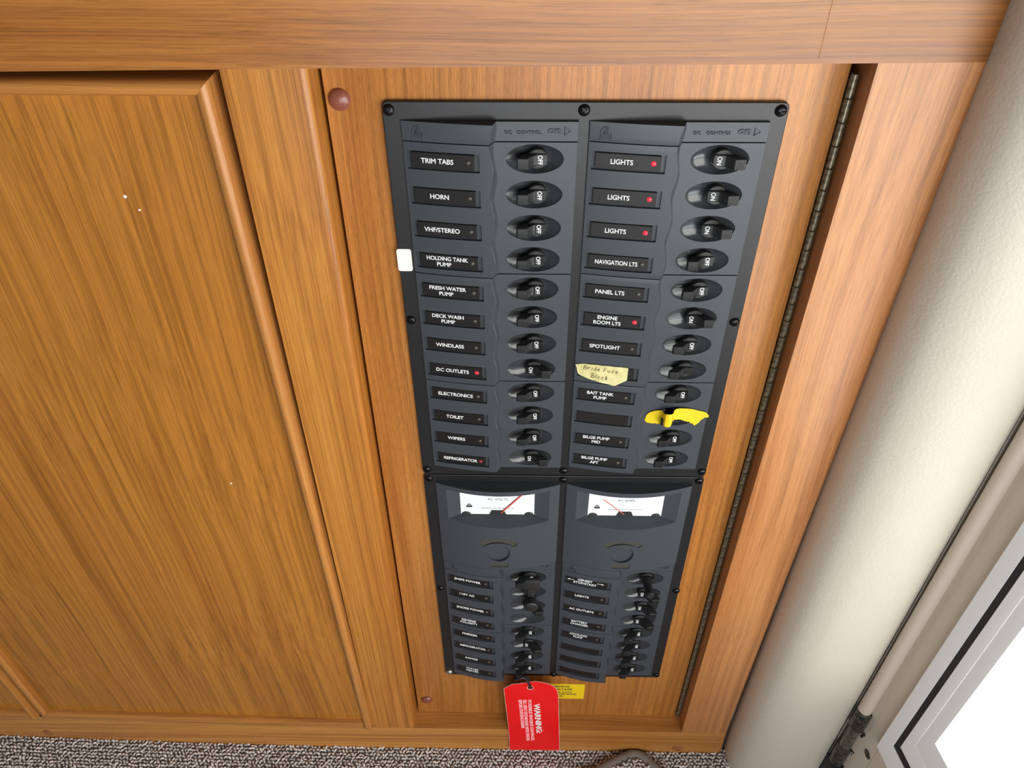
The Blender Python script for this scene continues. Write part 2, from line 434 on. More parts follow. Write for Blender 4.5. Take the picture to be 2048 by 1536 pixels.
# window frame: L shaped strips, vertical bar and sill
win = thing('window_1', (305, 110, -308), 'white aluminium framed window with black gasket at right', 'window', kind='structure')
def lstrip(name, a, b, za, zb, o0, o0b, o1, m):
    prof = [(a, za), (520, za), (520, zb), (b, zb), (b, zT), (a, zT)]
    V = []
    for oo in ((o0, o0, o0b, o0b, o0b, o0), (o1,)*6):
        for (t, z), o in zip(prof, oo):
            x, p = wl(t, o); V.append((x, p, z))
    F = [(0, 1, 2, 3), (0, 3, 4, 5), (9, 8, 7, 6), (11, 10, 9, 6)]+[(i, (i+1) % 6, 6+(i+1) % 6, 6+i) for i in range(6)]
    return part(name, from_py(name, V, F), m, win)
lstrip('frame', 22.6, 31.2, -308, -290, -3.8, -.6, 14, 'alu')
lstrip('gasket', 31.2, 36.6, -290, -280.4, .2, .4, 14, 'gasket')
lstrip('frame', 36.6, 43.2, -280.4, -264.8, -.2, 2.8, 14, 'alu')
lstrip('glazing_bead', 43.2, 51.6, -264.8, -244.4, 3.0, 6.4, 14, 'alu')
V = []
for o in (5, 8):
    o += 3
    for t, z in ((51.6, -244.4), (520, -244.4), (520, zT), (51.6, zT)):
        x, p = wl(t, o); V.append((x, p, z))
part('pane', from_py('pane', V, [(0, 1, 2, 3), (7, 6, 5, 4), (0, 1, 5, 4), (1, 2, 6, 5), (2, 3, 7, 6), (3, 0, 4, 7)]), 'glass', win)
# white moulding seen through the pane
ext = thing('cockpit_moulding', (500, 300, -400), 'bright white fibreglass moulding outside the window', 'boat moulding', kind='structure')
x0, x1 = wl(43, 40)[0], 1300
part('deck', from_bm('deck', box_bm(x0, x1, -700, 1200, -430, -400)), 'gel', ext)
part('step', from_bm('step', box_bm(520, 1300, 60, 420, -400, -262, 38, 5)), 'gel', ext)
# barrel hinge on the jamb
hg = thing('barrel_hinge', (296, 63, -424), 'grimy metal barrel hinge below the beige piping', 'hinge')
hx, hp = 294.3, 63.0
part('barrel_cap', from_bm('barrel_cap', tube_bm([(hx, hp, -327.2), (hx, hp, -325.4), (hx, hp, -300.4), (hx, hp, -298.6)], [5.4, 6.5, 6.5, 5.6], 20)), 'hingem', hg)
part('barrel', from_bm('barrel', tube_bm([(hx, hp, -362), (hx, hp, -327)], 5.0, 20)), 'barrelm', hg)
part('barrel_cap', from_bm('barrel_cap', tube_bm([(hx, hp, -392), (hx, hp, -390), (hx, hp, -363.4), (hx, hp, -361.6)], [5.2, 6.3, 6.3, 5.6], 20)), 'hingem', hg)
part('bracket', from_bm('bracket', box_bm(hx-5, hx+5, hp-8, hp+7, -424, -393, 1)), 'gasket', hg)
gb = bmesh.new()
for q in range(26):
    t = random.choice((-328, -362, -392))+random.uniform(-6, 3)
    a, r = wl(random.uniform(-1, 6), -.25), random.uniform(.5, 1.9)
    bmesh.ops.create_icosphere(gb, subdivisions=1, radius=r, matrix=Matrix.Translation((a[0], a[1], t)) @ Matrix.Diagonal((.35, 1, 1.2, 1)))
part('grime', from_bm('grime', gb), 'grime', hg)['kind'] = 'stuff'
js = lathe_bm([(0, .6), (2.6, .5), (4.0, .1), (4.3, -.8)], 20); add_box(js, -3.2, 3.2, .45, .75, -.45, .45)
jo = part('jamb_screw', from_bm('jamb_screw', js, False), 'hingem', None)
q = wl(16.7, -.4); jo.location = (q[0]*S, -q[1]*S, (-336.4+FZ)*S)
jo.rotation_euler = (0, math.radians(35), math.radians(-82.5))
tag(jo, 'dark slotted screw in the beige jamb by the hinge', 'screw')

# ================================================================== cabinet doors on the left
def cabinet(xl, xr, label, slope):
    t = thing('cabinet_door', ((xl+xr)/2, 18, -420), label, 'door', 'bullnose trimmed cabinet doors')
    def zb(x): return -431+slope*(x+141)*-1
    zt, bw = 200.6, 7.6
    part('panel', from_bm('panel', prism_bm([(xl+1, zb(xl)+1), (xr-1, zb(xr)+1), (xr-1, zt-1), (xl+1, zt-1)], -2, 17.6)), 'ldoor', t)
    def tr(ol, m): part('trim_strip', from_bm('trim_strip', prism_bm(ol, 2, 23.2, {0: 3.7, 2: 3.7}, 6), ang=50), m, t)
    tr([(xr-bw, zt-bw), (xr-bw, zb(xr)+.2), (xr, zb(xr)-.4), (xr, zt)][::-1], 'trim')
    tr([(xl, zt), (xl, zb(xl)), (xl+bw, zb(xl)+bw), (xl+bw, zt-bw)], 'trim')
    tr([(xl, zt), (xl+bw, zt-bw), (xr-bw, zt-bw), (xr, zt)][::-1][1:]+[(xr, zt)], 'trimX')
    tr([(xl, zb(xl)), (xr-bw, zb(xr)), (xr-bw, zb(xr)+11), (xl+bw, zb(xl)+11)], 'trimX')
    return t
cd = cabinet(-465.5, -140.2, 'large teak cabinet door with rounded trim left of the breaker door', .034)
for fx, fz, fr in ((-200.3, 139.9, 1.0), (-195.1, 132.3, .7), (-197.5, -78.9, .8)):
    place('paint_fleck', from_bm('paint_fleck', lathe_bm([(0, .25), (fr*.7, .2), (fr, 0), (fr*.9, -.3)], 9), False), 'wtape', cd, fx, 17.7, fz)
cabinet(-760, -470.5, 'corner of the next teak cabinet door at the lower left', .034)

# ================================================================== hinged door that carries the panels
ad = thing('access_door', (36, 0, -441), 'flat teak veneer door carrying the two black breaker panels', 'door')
part('door_board', from_bm('door_board', prism_bm([(-96.6, -441), (163.6, -443), (163.4, 203), (-92.3, 203)], -14, 0, {0: .8, 1: .8, 3: .8}, 2)), 'board', ad)
capm = from_bm('screw_cap', lathe_bm([(0, 3.2), (2.2, 3.0), (4.2, 2.2), (5.4, .9), (5.7, 0), (5.7, -.5)], 24), False, 60)
for x, z in ((-85.2, 184.2), (-86.2, -412.2)): place('screw_cap', capm, 'cap', ad, x, .2, z, label='brown plastic screw cap')
ph = part('piano_hinge', from_bm('piano_hinge', box_bm(163.9, 167.3, -9, .4, -441, 195)), 'brass', ad, label='aged brass piano hinge')
kn = from_bm('knuckle', tube_bm([(0, 0, 0), (0, 0, .3), (0, 0, 11.6), (0, 0, 11.9)], [1.6, 1.95, 1.95, 1.6], 12), False)
for i in range(52): sub('knuckle', kn, 'brass', ph, 165.5, 1.6, FZ+186.3-12.05*i)

# ================================================================== breaker panels
XL, XW, XR, OFF = -55.6, -9.8, 34.0, 95.0
def pcov_dc(x): s = (x-XL)/(XW-XL); return 3.5+9.5*s-3*s*s
def pcov_ac(x): return 13-9*((x-XW-.2)/45.6)**2
PF = 4.5                                   # switch side face
def wave(z): return XW+1.0*math.cos(2*math.pi*(z-70.6)/26.5)
def wave2(z): return XW+1.9+.9*math.cos(2*math.pi*(z-70.6)/26.5+1.1)
def rrect(x0, x1, z0, z1, r, n=5):
    o = []
    for cx, cz, a0 in ((x1-r, z1-r, 0), (x0+r, z1-r, 90), (x0+r, z0+r, 180), (x1-r, z0+r, 270)):
        for k in range(n+1):
            a = math.radians(a0+90*k/n); o.append((cx+r*math.cos(a), cz+r*math.sin(a)))
    return o
def cover_mesh(name, z0, z1, rows, pc):
    """label side: bulging cover with a wavy stepped edge and a sunk rectangle per row"""
    rx0, rx1, rh, dep = -53.4, -15.9, 5.1, 1.5
    X = [XL, XL+.5, rx0]+[rx0+(rx1-rx0)*k/12 for k in range(1, 13)]+[-14.5, -13]
    nx = len(X)+2
    Z = [z0+(z1-z0)*k/max(2, int((z1-z0)/1.65)) for k in range(max(2, int((z1-z0)/1.65))+1)]
    for zr in rows:
        for e in (zr-rh, zr+rh):
            Z = [q for q in Z if abs(q-e) > .5 or q in (z0, z1)]+[e]
    Z = sorted(set(Z)); nz = len(Z)
    vid, V, F = {}, [], []
    def vert(i, j, lv):
        k = (i, j, lv)
        if k not in vid:
            z = Z[j]; x = X[i] if i < len(X) else wave(z)-(.4 if i == len(X) else 0)
            p = pc(x)-(dep if lv else 0)-(.35 if i == nx-1 else 0)
            if lv == 0:
                if i == 0: p -= .5
                if j in (0, nz-1): p -= .25
            vid[k] = len(V); V.append((x, p, z))
        return vid[k]
    def lev(i, j):
        if i < 0 or j < 0 or i >= nx-1 or j >= nz-1: return 0
        zc = (Z[j]+Z[j+1])/2; x0 = X[i] if i < len(X) else 99; x1 = X[i+1] if i+1 < len(X) else 99
        return 1 if (x0 >= rx0-1e-6 and x1 <= rx1+1e-6 and any(abs(zc-r) < rh for r in rows)) else 0
    for i in range(nx-1):
        for j in range(nz-1):
            l = lev(i, j)
            F.append((vert(i, j, l), vert(i+1, j, l), vert(i+1, j+1, l), vert(i, j+1, l)))
            if l:
                if not lev(i-1, j): F.append((vert(i, j, 0), vert(i, j, 1), vert(i, j+1, 1), vert(i, j+1, 0)))
                if not lev(i+1, j): F.append((vert(i+1, j, 1), vert(i+1, j, 0), vert(i+1, j+1, 0), vert(i+1, j+1, 1)))
                if not lev(i, j-1): F.append((vert(i, j, 0), vert(i+1, j, 0), vert(i+1, j, 1), vert(i, j, 1)))
                if not lev(i, j+1): F.append((vert(i, j+1, 1), vert(i+1, j+1, 1), vert(i+1, j+1, 0), vert(i, j+1, 0)))
    # outer walls
    def wall(path, foot):
        b = len(V); V.extend(foot)
        for k in range(len(path)-1): F.append((path[k], path[k+1], b+k+1, b+k))
    for jj, ze in ((0, z0), (nz-1, z1)):
        pa = [vert(i, jj, 0) for i in range(nx)]
        wall(pa, [(V[k][0], 1.2, ze) for k in pa])
        V.extend([(wave2(ze), PF-.2, ze)]); F.append((pa[-1], len(V)-1, len(V)-2))
    wall([vert(0, j, 0) for j in range(nz)], [(XL, 1.2, Z[j]) for j in range(nz)])
    wall([vert(nx-1, j, 0) for j in range(nz)], [(wave2(Z[j]), PF-.2, Z[j]) for j in range(nz)])
    return from_py(name, V, F, ang=32)
ECX, EA, EB, PVX, PVR = 12.4, 15.0, 8.0, 13.9, 5.75
def switch_mesh(name, z0, z1, rows):
    """switch side: flat face with an elliptical glossy scoop per row"""
    xl, xr = XW-3.5, XR
    z0 += .06; z1 -= .06
    V, F, mi = [], [], []
    def quad(*q): F.append(q); mi.append(0)
    edges = [z1]+[(a+b)/2 for a, b in zip(rows, rows[1:])]+[z0]
    if not rows: edges = [z1, z0]
    for r, zr in enumerate(rows):
        zt, zb = edges[r], edges[r+1]
        ang = sorted(set([2*math.pi*k/56 for k in range(56)]+[math.atan2(zz-zr, xx-ECX) % (2*math.pi) for xx in (xl, xr) for zz in (zb, zt)]))
        n = len(ang); b = len(V)
        for a in ang:
            c, s = math.cos(a), math.sin(a); k = 1e9
            if c > 1e-9: k = min(k, (xr-ECX)/c)
            if c < -1e-9: k = min(k, (xl-ECX)/c)
            if s > 1e-9: k = min(k, (zt-zr)/s)
            if s < -1e-9: k = min(k, (zb-zr)/s)
            V.append((ECX+c*k, PF, zr+s*k))
        def ell(a, t, p):
            re = 1/math.sqrt((math.cos(a)/EA)**2+(math.sin(a)/EB)**2)
            xe, ze = ECX+re*math.cos(a), re*math.sin(a)
            ph = math.atan2(ze, xe-PVX); xi, zi = PVX+PVR*math.cos(ph), PVR*math.sin(ph)
            return (xe*(1-t)+xi*t, p, zr+ze*(1-t)+zi*t)
        steps = [(0, PF), (.02, PF-.2), (.2, PF-.95), (.45, PF-1.95), (.72, PF-2.9), (1, PF-3.8)]
        for t, p in steps: V.extend(ell(a, t, p) for a in ang)
        for k in range(len(steps)):
            for i in range(n):
                F.append((b+k*n+i, b+k*n+(i+1) % n, b+(k+1)*n+(i+1) % n, b+(k+1)*n+i)); mi.append(0 if k == 0 else 1)
        F.append(tuple(b+len(steps)*n+i for i in range(n))); mi.append(1)
    if not rows:
        V += [(xl, PF, z0), (xr, PF, z0), (xr, PF, z1), (xl, PF, z1)]; quad(0, 1, 2, 3)
    b = len(V); V += [(xr, PF, z1), (xr, PF, z0), (xr+.5, 1.2, z0), (xr+.5, 1.2, z1), (xl, PF, z1), (xl, PF, z0), (xl, 1.2, z0), (xl, 1.2, z1)]
    quad(b, b+1, b+2, b+3); quad(b+5, b+1, b+2, b+6); quad(b+4, b, b+3, b+7)
    me = bpy.data.meshes.new(name); me.from_pydata([(x*S, -p*S, (z+FZ)*S) for x, p, z in V], [], F)
    for pl, m_ in zip(me.polygons, mi): pl.material_index = m_
    me.materials.append(M['face']); me.materials.append(M['bowl'])
    bm = bmesh.new(); bm.from_mesh(me); 
    bmesh.ops.recalc_face_normals(bm, faces=bm.faces)
    top = max(bm.faces, key=lambda f: f.calc_center_median().y*-1)
    if top.normal.y > 0: bmesh.ops.reverse_faces(bm, faces=bm.faces)
    bm.to_mesh(me); bm.free()
    return finish(me, 28)

# ---- shared small pieces (local millimetres)
head = from_bm('screw', lathe_bm([(0, 1.75), (1.1, 1.7), (2.1, 1.35), (2.8, .75), (3.1, .1), (3.1, -.6), (0, -.6)], 24), False, 60)
cut = bmesh.new(); add_box(cut, -1.75, 1.75, .75, 3, -.36, .36); add_box(cut, -.36, .36, .75, 3, -1.75, 1.75)
cutA = bmesh.new(); add_box(cutA, -1.75, 1.75, .75, 3, -.36, .36); cut.free()
cutB = bmesh.new(); add_box(cutB, -.36, .36, .75, 3, -1.75, 1.75)
screw_me = bool_diff(head, [from_bm('c1', cutA, False), from_bm('c2', cutB, False)])
screw_me.materials.clear(); screw_me.materials.append(M['screw'])
steel_me = screw_me.copy(); steel_me.materials.clear(); steel_me.materials.append(M['steel'])
bush = from_bm('breaker', lathe_bm([(0, .1), (5.05, .05), (5.35, -.2), (5.45, -.6), (5.45, -4.3), (0, -4.3)], 32), False, 25)
bush.materials.append(M['black'])
def handle_mesh(mirror, fx=1., fq=1., bv=.45):
    """rocker arm: barrel rising into a lever with a ribbed thumb face"""
    pr = [(3.4, -2.2), (3.5, .1), (2.6, .7), (-.6, 1.0), (-2.8, 2.8), (-4.9, 6.3), (-10.2, 6.1), (-10.8, 5.4), (-10.9, 4.2), (-7.6, 1.4), (-4.2, -2.2)]
    sg = -1 if mirror else 1
    bm = bmesh.new(); zh = 2.95
    P = [(x*sg*fx, (q if q < 0 else q*fq)) for x, q in pr]
    a = [bm.verts.new((x, q, zh)) for x, q in P]; b = [bm.verts.new((x, q, -zh)) for x, q in P]
    bm.faces.new(a); bm.faces.new(b[::-1])
    for i in range(len(P)): bm.faces.new((a[i], a[(i+1) % len(P)], b[(i+1) % len(P)], b[i]))
    bmesh.ops.bevel(bm, geom=[e for e in bm.edges if abs(e.verts[0].co.z-e.verts[1].co.z) < .1], offset=bv, segments=3, profile=.5, affect='EDGES')
    for k in range(6):
        x = (-5.4-.86*k)*fx*sg; q = (6.3-.2*(.6+.86*k)/5.3)*fq
        add_box(bm, x-.21, x+.21, q-.5, q+.32, -2.6, 2.6)
    return from_bm('handle', bm, False, 40)
H = {(m_, t): handle_mesh(m_, *((1, 1) if t == 'dc' else (1.08, 1.5, 1.0))) for m_ in (0, 1) for t in ('dc', 'ac')}
legend = from_bm('legend', box_bm(-3, 3, -.3, .25, -2.9, 2.9, .15, 1), False)
txt = {s: text_mesh(s, 2.5, .02, .05, turn=-math.pi/2, xs=.86) for s in ('ON', 'OFF')}
led = from_bm('indicator_lamp', lathe_bm([(0, .75), (.8, .6), (1.3, .25), (1.5, -.3)], 16), False, 60)
LEDM = {}
for k in ('led_on', 'led_dim', 'led_off'):
    m2 = led.copy(); m2.materials.clear(); m2.materials.append(M[k]); LEDM[k] = m2
strip_me = from_bm('label_strip', box_bm(-16.8, 16.8, -.5, .45, -4.35, 4.35, .25, 1), False)
strip_me.materials.append(M['strip'])

def label_strip(root, xo, zr, text, lamp, pc, cap=2.75, arrows=False):
    cx = -34.9; ang = math.atan2(pc(-18.2)-pc(-51.6), 33.4)
    pm = (pc(-18.2)+pc(-51.6))/2-.55
    o = place('label_strip', strip_me, 'strip', root, cx+xo, pm, zr, -ang)
    if text:
        ls = text.split('|'); lead = 3.75
        for i, s in enumerate(ls):
            zc = (len(ls)-1)/2*lead-i*lead
            me = text_mesh(s, cap if len(ls) == 1 else 2.6, .022, .04, xs=.94); wd = (max(v.co.x for v in me.vertices)-min(v.co.x for v in me.vertices))/S
            if wd > 23.8:
                for v in me.vertices: v.co.x *= 23.8/wd
                wd = 23.8
            sub('lettering', me, 'white', o, max(-3.0, -12.9+wd/2) if lamp else -1.5, .5, zc)
    if arrows:
        for sx in (-1, 1):
            ar = curve2d('arrow', [[(0, -.2), (3.6, -.2), (3.6, -.9), (5.6, 0), (3.6, .9), (3.6, .2), (0, .2)]], .45, .55, world=False)
            if sx < 0:
                for v in ar.vertices: v.co.x *= -1
            sub('arrow', ar, 'white', o, 8.4 if sx > 0 else -10.4, 0, .8 if sx < 0 else 1.2)
    if lamp: sub('indicator_lamp', LEDM[lamp], None, o, 13.2, .42, .2)
    return o
def breaker(root, xo, zr, on, kind='dc', legend_text=True):
    o = place('breaker', bush, None, root, PVX+xo, PF, zr)
    sub('handle', H[(1 if on else 0, kind)], 'handle', o)
    sg = -1 if on else 1
    lg = sub('legend', legend, 'jet', o, 1.9*sg, .95 if kind == 'dc' else 1.3, 0, rotz=math.radians(5*sg))
    if legend_text:
        sub('lettering', txt['ON' if on else 'OFF'], 'white', o, (1.3 if not on else -1.9), 1.27 + (0 if kind == 'dc' else .35), 0, rotz=math.radians(5*sg))
    return o
def emblem(root, xo, zc, pc, hide=False):
    """moulded badge: arch, sail and water lines"""
    cx = -46.8; k = pc(cx); ang = math.atan2(pc(cx+2)-pc(cx-2), 4)
    bm = bmesh.new()
    def st(pts, r=.3):
        t = tube_bm([(x, 0, z) for x, z in pts], r, 6); me = bpy.data.meshes.new('x'); t.to_mesh(me); t.free(); bm.from_mesh(me); bpy.data.meshes.remove(me)
    st([(-2.8, -4), (-2.8, 0)]+[(2.8*math.cos(a), 2.8*math.sin(a)*1.15) for a in [math.pi-math.pi*i/12 for i in range(13)]]+[(2.8, 0), (2.8, -4)])
    st([(.5, 2.9), (.5, -.2)]); st([(.2, 2.4), (-1.6, -.2), (.2, -.2)]); st([(.9, 1.6), (1.8, -.2), (.9, -.2)])
    for q in (-.9, -1.7, -2.5): st([(-2.3, q), (-.8, q+.25), (.8, q-.1), (2.3, q+.2)], .15)
    return place('emblem', from_bm('emblem', bm, False), 'face', root, cx+xo, k+.05, zc, -ang)
def on_mark(root, xo, zc, word):
    o = place('moulded_word', text_mesh(word, 1.7, .02, .7, spacing=1.15), 'face', root, 6.4+xo, PF+.2, zc-.6)
    c = text_mesh('on', 3.5, 0, 0, outline=.3, xs=1.3); bm = bmesh.new(); bm.from_mesh(c)
    bmesh.ops.scale(bm, vec=(1000, -1000, 1000), verts=bm.verts)
    for pts in ([(5.2, -2), (5.2, 2), (8.0, 0), (5.2, -2)],):
        t = tube_bm([(x-.1, 0, z) for x, z in pts], .3, 6); me = bpy.data.meshes.new('x'); t.to_mesh(me); t.free(); bm.from_mesh(me); bpy.data.meshes.remove(me)
    place('moulded_on_mark', from_bm('moulded_on_mark', bm, False), 'face', root, 22.2+xo, PF+.25, zc)

PITCH = 19.85
def plate(root, z0, z1):
    holes = [rrect(XL+o+1.2, XR+o-1.2, z0+h0, z1-h1, .4, 2) for o in (0, OFF) for h0, h1 in ((10.6, 10.6),)]
    part('base_plate', curve2d('base_plate', [rrect(-64.2, 137.6, z0, z1, 3.2)]+holes, 0, 2.6, .5), 'plate', root)
def screws(root, pts):
    for x, z, m_ in pts: place('screw', steel_me if m_ else screw_me, None, root, x, 2.7, z, 0).rotation_euler = (0, random.uniform(0, 1.5), 0)

# ---- DC panel
dc = thing('breaker_panel', (36.7, 0, -83), 'tall upper black panel with two columns of twelve labelled breaker switches', 'panel')
plate(dc, -83.2, 184.3)
screws(dc, [(-60.9, 180, 0), (36.6, 180.2, 0), (133.6, 180.2, 0), (-60.9, 52.2, 0), (134, 52.4, 0), (-61, -78, 0), (36.6, -78.2, 0), (134.4, -77.6, 0)])
rows = [155.4-PITCH*i for i in range(12)]
secs = [(86.3, 164.6, rows[:4]), (6.2, 86.3, rows[4:8]), (-73.4, 6.2, rows[8:])]
G = .28
for xo in (0, OFF):
    def shift(me):
        if xo:
            for v in me.vertices: v.co.x += xo*S
        return me
    part('header_cover', shift(cover_mesh('header_cover', 164.6+G, 175, [], pcov_dc)), 'face', dc)
    part('header_face', shift(switch_mesh('header_face', 164.6+G, 175, [])), None, dc)
    for z0, z1, rr in secs:
        part('label_cover', shift(cover_mesh('label_cover', z0+G, z1-G, [r-.6 for r in rr], pcov_dc)), 'face', dc)
        part('switch_face', shift(switch_mesh('switch_face', z0+G, z1-G, rr)), None, dc)
    emblem(dc, xo, 169.6, pcov_dc); on_mark(dc, xo, 170.2, 'DC   CONTROL')
A = ['TRIM TABS', 'HORN', 'VHF/STEREO', 'HOLDING TANK|PUMP', 'FRESH WATER|PUMP', 'DECK WASH|PUMP', 'WINDLASS', 'DC OUTLETS', 'ELECTRONICS', 'TOILET', 'WIPERS', 'REFRIGERATOR']
B = ['LIGHTS', 'LIGHTS', 'LIGHTS', 'NAVIGATION LTS', 'PANEL LTS', 'ENGINE|ROOM LTS', 'SPOTLIGHT', '', 'BAIT TANK|PUMP', '', 'BILGE PUMP|MID', 'BILGE PUMP|AFT']
for i, z in enumerate(rows):
    on = i in (7, 11)
    label_strip(dc, 0, z-.6, A[i], 'led_on' if i == 7 else 'led_dim' if i == 11 else 'led_off', pcov_dc)
    breaker(dc, 0, z, on)
    on = i in (0, 1, 2, 5)
    label_strip(dc, OFF, z-.6, B[i], 'led_on' if on else ('led_off' if B[i] else None), pcov_dc)
    breaker(dc, OFF, z, on, legend_text=(i not in (7, 9)))

# ---- AC panel
ac = thing('meter_panel', (36.7, 0, -359), 'lower black panel with two hooded meters above eight breaker rows', 'panel')
plate(ac, -359.6, -83.9)
screws(ac, [(-60.4, -87.6, 0), (36.7, -87.6, 0), (134.2, -87.2, 0), (-60.4, -221, 0), (135.4, -220.6, 0), (-60.4, -355, 1), (37.8, -356, 0), (134.6, -354.6, 0)])
def meter_body():
    V, F = [], []; N = 36; ZS = [-181+G, -150, -128, -95, -90.5]
    for z in ZS:
        for i in range(N+1):
            x = XL+(XR+.4-XL)*i/N; V.append((x, pcov_ac(x), z))
    nb = len(V)
    V += [(XL, .6, ZS[0]), (XR+.4, .6, ZS[0]), (XR+.4, .6, ZS[-1]), (XL, .6, ZS[-1])]
    for j in range(len(ZS)-1):
        for i in range(N): F.append((j*(N+1)+i, j*(N+1)+i+1, (j+1)*(N+1)+i+1, (j+1)*(N+1)+i))
    t = (len(ZS)-1)*(N+1)
    F += [tuple(range(N, -1, -1))+(nb, nb+1), tuple(range(t, t+N+1))+(nb+2, nb+3)]
    F += [tuple(j*(N+1) for j in range(len(ZS)))+(nb+3, nb), tuple(j*(N+1)+N for j in range(len(ZS)-1, -1, -1))+(nb+1, nb+2), (nb, nb+1, nb+2, nb+3)]
    body = from_py('meter_housing', V, F)
    wv = []
    for x0, x1, p in ((-38.6, 16.2, 3.2), (-78.5, 57.5, 18)):
        zb = -125.4 if p < 10 else -132.8
        wv += [(x0, p, zb), (x1, p, zb), (x1, p, -94.8), (x0, p, -94.8)]
    wc = from_py('w', wv, [(0, 1, 2, 3), (7, 6, 5, 4), (0, 1, 5, 4), (1, 2, 6, 5), (2, 3, 7, 6), (3, 0, 4, 7)])
    circ = lathe_bm([(9.0, 11.2), (9.0, 20)], 40)
    for v in circ.verts: v.co = Vector((v.co.x-10.9, v.co.y, v.co.z*1.13-160.2))
    cm = from_bm('c', circ)
    def arc(dx=0):
        o = []
        for k in range(13): a = math.radians(133-86*k/12); o.append((-10.6+22.2*math.cos(a), -165.2+22.2*math.sin(a)))
        for k in range(13): a = math.radians(47+86*k/12); o.append((-10.6+17*math.cos(a), -165.2+17*math.sin(a)))
        return o
    am = from_bm('a', prism_bm(arc(), 11.7, 20))
    slot = [(-18, -172.6), (-3, -172.6), (-3.6, -177.6), (-17.4, -177.6)]
    sm = from_bm('s', prism_bm(slot, 12.1, 20))
    me = bool_diff(body, [wc, cm, am, sm])
    me.materials.clear(); me.materials.append(M['face'])
    ins = lambda ol, p: curve2d('inlay', [ol], p-.4, p+.12)
    return me, ins(arc(), 11.7), ins(slot, 12.1)
mb, arcm, slm = meter_body()
for xo, word, nd in ((0, 'AC VOLTS', (7.4, 12.4)), (OFF, 'AC AMPS', (-24.5, -13.5))):
    def shifted(me):
        m2 = me.copy()
        for v in m2.vertices: v.co.x += xo*S
        return m2
    hs = part('meter_housing', shifted(mb), None, ac)
    for me in (arcm, slm):
        i_ = sub('inlay', shifted(me), 'olive', hs)
    dial = part('meter_dial', shifted(from_bm('meter_dial', box_bm(-38.7, 16.3, 2.6, 3.3, -128.7, -94))), 'meter', ac, label='white meter dial')
    def dd(name, me, m_, x, z, p=3.36): return sub(name, me, m_, dial, x+xo, p, z+FZ)
    dd('lettering', text_mesh(word, 2.3, .0, .04), 'ink', -11, -108.6)
    dd('small_print', text_mesh('BEP MARINE AUCKLAND NEW ZEALAND', .9, .0, .03, xs=1.05), 'ink', -11, -118.6)
    em = [[(-2.2, -1.6), (2.2, -1.6), (2.2, .2), (-2.2, .2)], [(-1.8, .6), (-.2, 2.6), (-.2, .6)], [(.2, .6), (.2, 2.9), (1.6, .6)]]
    dd('emblem', curve2d('emblem', em, 0, .04, world=False), 'ink', -32.2, -116)
    tz = [(-4.6, 0), (4.6, 0), (6.6, -5.4), (-6.6, -5.4)]
    dd('needle_cover', curve2d('needle_cover', [tz], 0, .5, world=False), 'gasket', -11, -120.8)
    for sx in (-34.8, 12.4):
        dd('dial_screw', from_bm('dial_screw', lathe_bm([(0, .5), (3, .4), (3.6, 0)], 18), False), 'gasket', sx, -126)
    x1, x0 = (nd[1], -8.6) if xo == 0 else (nd[0], -11.5)
    part_n = tube_bm([(x0, 0, -123.5), (x1, 0, -96)] if xo == 0 else [(x0, 0, -123.5), (x1, 0, -110.5), (x1-3.4, 0, -107)], .28 if xo else .5, 6)
    dd('needle', from_bm('needle', part_n, False), 'red', 0, 0, 4.0)
arow = [-201.8-19.75*i for i in range(8)]
for xo in (0, OFF):
    def shift(me):
        if xo:
            for v in me.vertices: v.co.x += xo*S
        return me
    part('header_cover', shift(cover_mesh('header_cover', -191.6+G, -181-G, [], pcov_ac)), 'face', ac)
    part('header_face', shift(switch_mesh('header_face', -191.6, -181-G, [])), None, ac)
    for z0, z1, rr in ((-271.2, -191.6, arow[:4]), (-352.8, -271.2, arow[4:])):
        part('label_cover', shift(cover_mesh('label_cover', z0+G, z1-G, [r-.4 for r in rr], pcov_ac)), 'face', ac)
        part('switch_face', shift(switch_mesh('switch_face', z0+(G if z0 > -300 else 0), z1-.05, rr)), None, ac)
    emblem(ac, xo, -186.6, pcov_ac); on_mark(ac, xo, -186, 'AC   CONTROL')
CA = ['SHIPS POWER', '110V AC', 'SHORE POWER', 'REVERSE|POLARITY', 'FREEZER', 'REFRIGERATOR', 'RANGE', 'WATER|HEATER']
CB = ['GENSET|STOP/START', 'LIGHTS', 'AC OUTLETS', 'BATTERY|CHARGER', 'COOLING|PUMP', '', '', '']
for i, z in enumerate(arow):
    label_strip(ac, 0, z-.4, CA[i], 'led_off', pcov_ac)
    label_strip(ac, OFF, z-.4, CB[i], 'led_off' if 0 < i < 5 else None, pcov_ac, arrows=(i == 0))
    if i not in (1, 3): breaker(ac, 0, z, i in (2, 5), 'ac')
    if i: breaker(ac, OFF, z, i in (1, 2, 3), 'ac')
# blank bushing, sliding lockout with round knob
o = place('breaker', bush, None, ac, PVX, PF, arow[1])
sub('legend', from_bm('legend', box_bm(-4.2, 4.2, -1, 1.6, -3, 3, .4), False), 'black', o)
sub('mark', from_bm('mark', box_bm(-.55, .55, 1.5, 1.75, -2.4, 2.4), False), 'white', o)
lk = part('lockout_slide', from_bm('lockout_slide', box_bm(8.8, 22.2, 4.6, 9.2, -214.2, -200.2, 1.2)), 'black', ac, label='black sliding lockout')
sub('knob', from_bm('knob', lathe_bm([(0, 8.4), (5.2, 8.3), (6.1, 7.6), (6.1, 2.6), (4.2, 2.2), (4.2, -6), (0, -6)], 28), False, 40), 'handle', lk, 15.2, 6.6, -230.2+FZ)
part('lockout_arm', from_bm('lockout_arm', box_bm(12, 18.4, 4.6, 8, -236, -208, .8)), 'black', ac)
